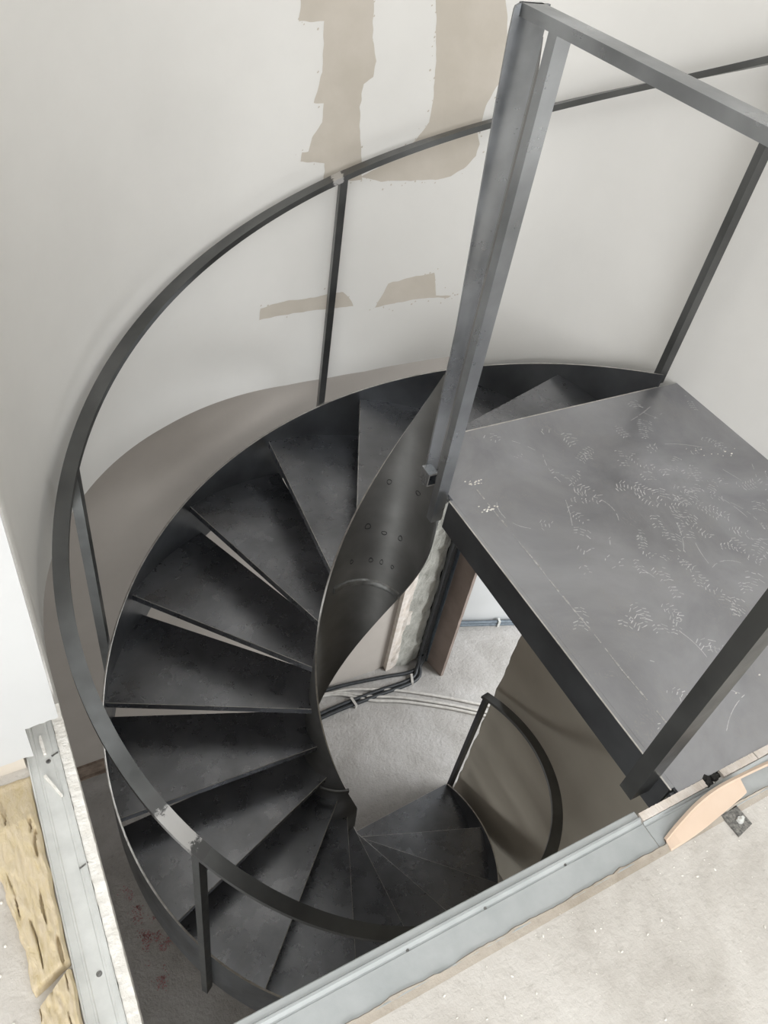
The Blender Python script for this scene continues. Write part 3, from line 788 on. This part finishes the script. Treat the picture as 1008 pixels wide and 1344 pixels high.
# ------------------------------------------------------------------ lower floor services
def cable(name, pts, r, mat, label, cat, group, n=8):
    bm = bmesh.new(); tube(bm, smooth_path(pts, n), r)
    o = build(name, bm, mat, smooth=60); return tag(o, label, cat, group)
BL = ('black conduit of the front pair, upper of the two on the lower floor',
      'black conduit of the front pair, lower of the two where they leave the bend',
      'black conduit hugging the back wall, behind the front pair')
for k, (dx, dy) in enumerate(((0, 0), (0.03, 0.012), (0.058, 0.026))):
    x, y = 2.128 + dx, 2.29 + dy
    f = FL + 0.013
    if k < 2:
        path = [(x, y, -0.16), (x, y, -1.6), (x, y, f + 0.5), (x, y, f + 0.15), (x - 0.03, y - 0.04, f + 0.03), (2.02 + dx, 2.2 - 0.02 * k, f), (1.75, 2.205 - 0.03 * k, f), (1.45, 2.20 - 0.028 * k, f), (1.1, 2.17 - 0.028 * k, f), (0.7, 2.15 - 0.028 * k, f)]
    else:
        path = [(x, y, -0.16), (x, y, -1.6), (x, y, f + 0.5), (x - 0.005, y - 0.01, f + 0.15), (x - 0.05, y - 0.055, f + 0.03), (2.04, 2.25, f), (1.85, 2.285, f), (1.5, 2.335, f), (1.1, 2.33, f), (0.7, 2.33, f)]
    cable('black_conduit', path, 0.0125, M_black, BL[k], 'conduit', 'black conduits from the recess')
PL = ('pale conduit on the lower floor, topmost of the three beside the back wall', 'pale conduit on the lower floor, middle of the three', 'pale conduit on the lower floor, nearest the bottom tread')
for k in range(3):
    f = FL + 0.011; o = 0.032 * k
    cable('pale_conduit', [(1.2, 2.33 - 0.01, f), (1.5, 2.318 - o * .4, f), (1.72, 2.22 - o, f), (1.9, 2.135 - o, f), (2.15, 1.98 - o, f), (2.4, 1.80 - o, f), (2.9, 1.45 - o, f), (3.4, 1.1 - o, f)] if k else
          [(1.3, 2.3, f), (1.55, 2.3, f), (1.74, 2.235, f), (1.92, 2.15, f), (2.16, 2.0, f), (2.4, 1.83, f), (2.9, 1.49, f), (3.4, 1.14, f)], 0.0095, M_pale,
          PL[k], 'conduit', 'pale conduits on the lower floor')
dv = d; nv = -nn
for k in range(2):
    p0 = fa + dv * 0.1 + nv * (0.03); p1 = fa + dv * 2.2 + nv * 0.03
    z = FL + 0.012 + 0.027 * k
    cable('grey_pipe', [(p0.x, p0.y, z), ((p0.x + p1.x) / 2, (p0.y + p1.y) / 2, z), (p1.x, p1.y, z)], 0.012, M_bluegrey,
          ('upper' if k else 'lower') + ' of two blue grey pipes along the foot of the bright wall', 'pipe', 'pipes along the bright wall')
p = fa + dv * 0.62 + nv * 0.03
bm = bmesh.new(); obox(bm, (p.x, p.y, FL + 0.03), dv, nv, Vector((0, 0, 1)), 0.008, 0.017, 0.03); bevel(bm, 0.003)
o = build('pipe_clip', bm, M_galv); tag(o, 'small metal clip holding the pipes by the bright wall', 'clip')
for (x, y, an, lab) in ((1.60, 2.185, 0.1, 'pale clip across the front pair of black conduits, near the stair core'), (2.03, 2.195, -0.4, 'pale clip across the black conduits at their bend')):
    bm = bmesh.new(); e = Vector((math.cos(an), math.sin(an), 0)); e2 = Vector((-e.y, e.x, 0))
    obox(bm, (x, y, FL + 0.0285), e, e2, Vector((0, 0, 1)), 0.008, 0.034, 0.0015)
    for s in (-1, 1): obox(bm, Vector((x, y, FL + 0.0135)) + e2 * (0.033 * s), e, e2, Vector((0, 0, 1)), 0.008, 0.0015, 0.0135)
    o = build('conduit_clip', bm, M_pale); tag(o, lab, 'clip')
cable('orange_cable', [(2.16, 2.42, -1.44), (2.15, 2.38, -1.52), (2.168, 2.36, -1.58), (2.15, 2.385, -1.64), (2.17, 2.42, -1.7)], 0.011, M_orange, 'orange cable loop in the dark recess under the landing corner', 'cable', None)

# red spray strokes on the lower floor at the foot of the stair
def spray(pts, w0):
    bm = bmesh.new(); P = smooth_path([(x, y, FL + 0.0006) for x, y in pts], 10); rnd = random.Random(len(pts))
    for i, p in enumerate(P):
        for k in range(15):
            s = rnd.uniform(0.0008, 0.003); c = p + Vector((rnd.gauss(0, w0), rnd.gauss(0, w0), 0))
            if noise.noise(c * 14) < -0.12: continue
            bm.faces.new([bm.verts.new(c + Vector((s * math.cos(t), s * math.sin(t), 0))) for t in (0, 1.26, 2.5, 3.77, 5.0)])
    o = build('red_spray_mark', bm, M_red); return tag(o, None, None)
lf = bpy.data.objects['floor_lower']
for pts in ([(0.05, 1.66), (0.075, 1.58), (0.06, 1.5)], [(0.06, 1.42), (0.10, 1.40), (0.15, 1.46), (0.12, 1.37), (0.07, 1.35)], [(0.09, 1.26), (0.14, 1.33), (0.21, 1.34), (0.27, 1.29)], [(0.07, 1.27), (0.1, 1.22), (0.08, 1.16)]):
    o = spray(pts, 0.014); o.parent = lf; o['kind'] = 'stuff'
# gouge in the grey wall behind the stringer
bm = bmesh.new(); k = 26; vs = []
for i in range(k):
    t = 2 * math.pi * i / k; rr = 1 + 0.3 * noise.noise((math.cos(t) * 2, math.sin(t) * 2, 1))
    vs.append(bm.verts.new((0.545 + 0.07 * rr * math.cos(t), 2.3585, -1.78 + 0.016 * rr * math.sin(t) - 0.02 * math.cos(t))))
c = bm.verts.new((0.55, 2.3592, -1.785))
for i in range(k): bm.faces.new((vs[i], vs[(i + 1) % k], c))
build('gouge', bm, M_gouge, wall_back)
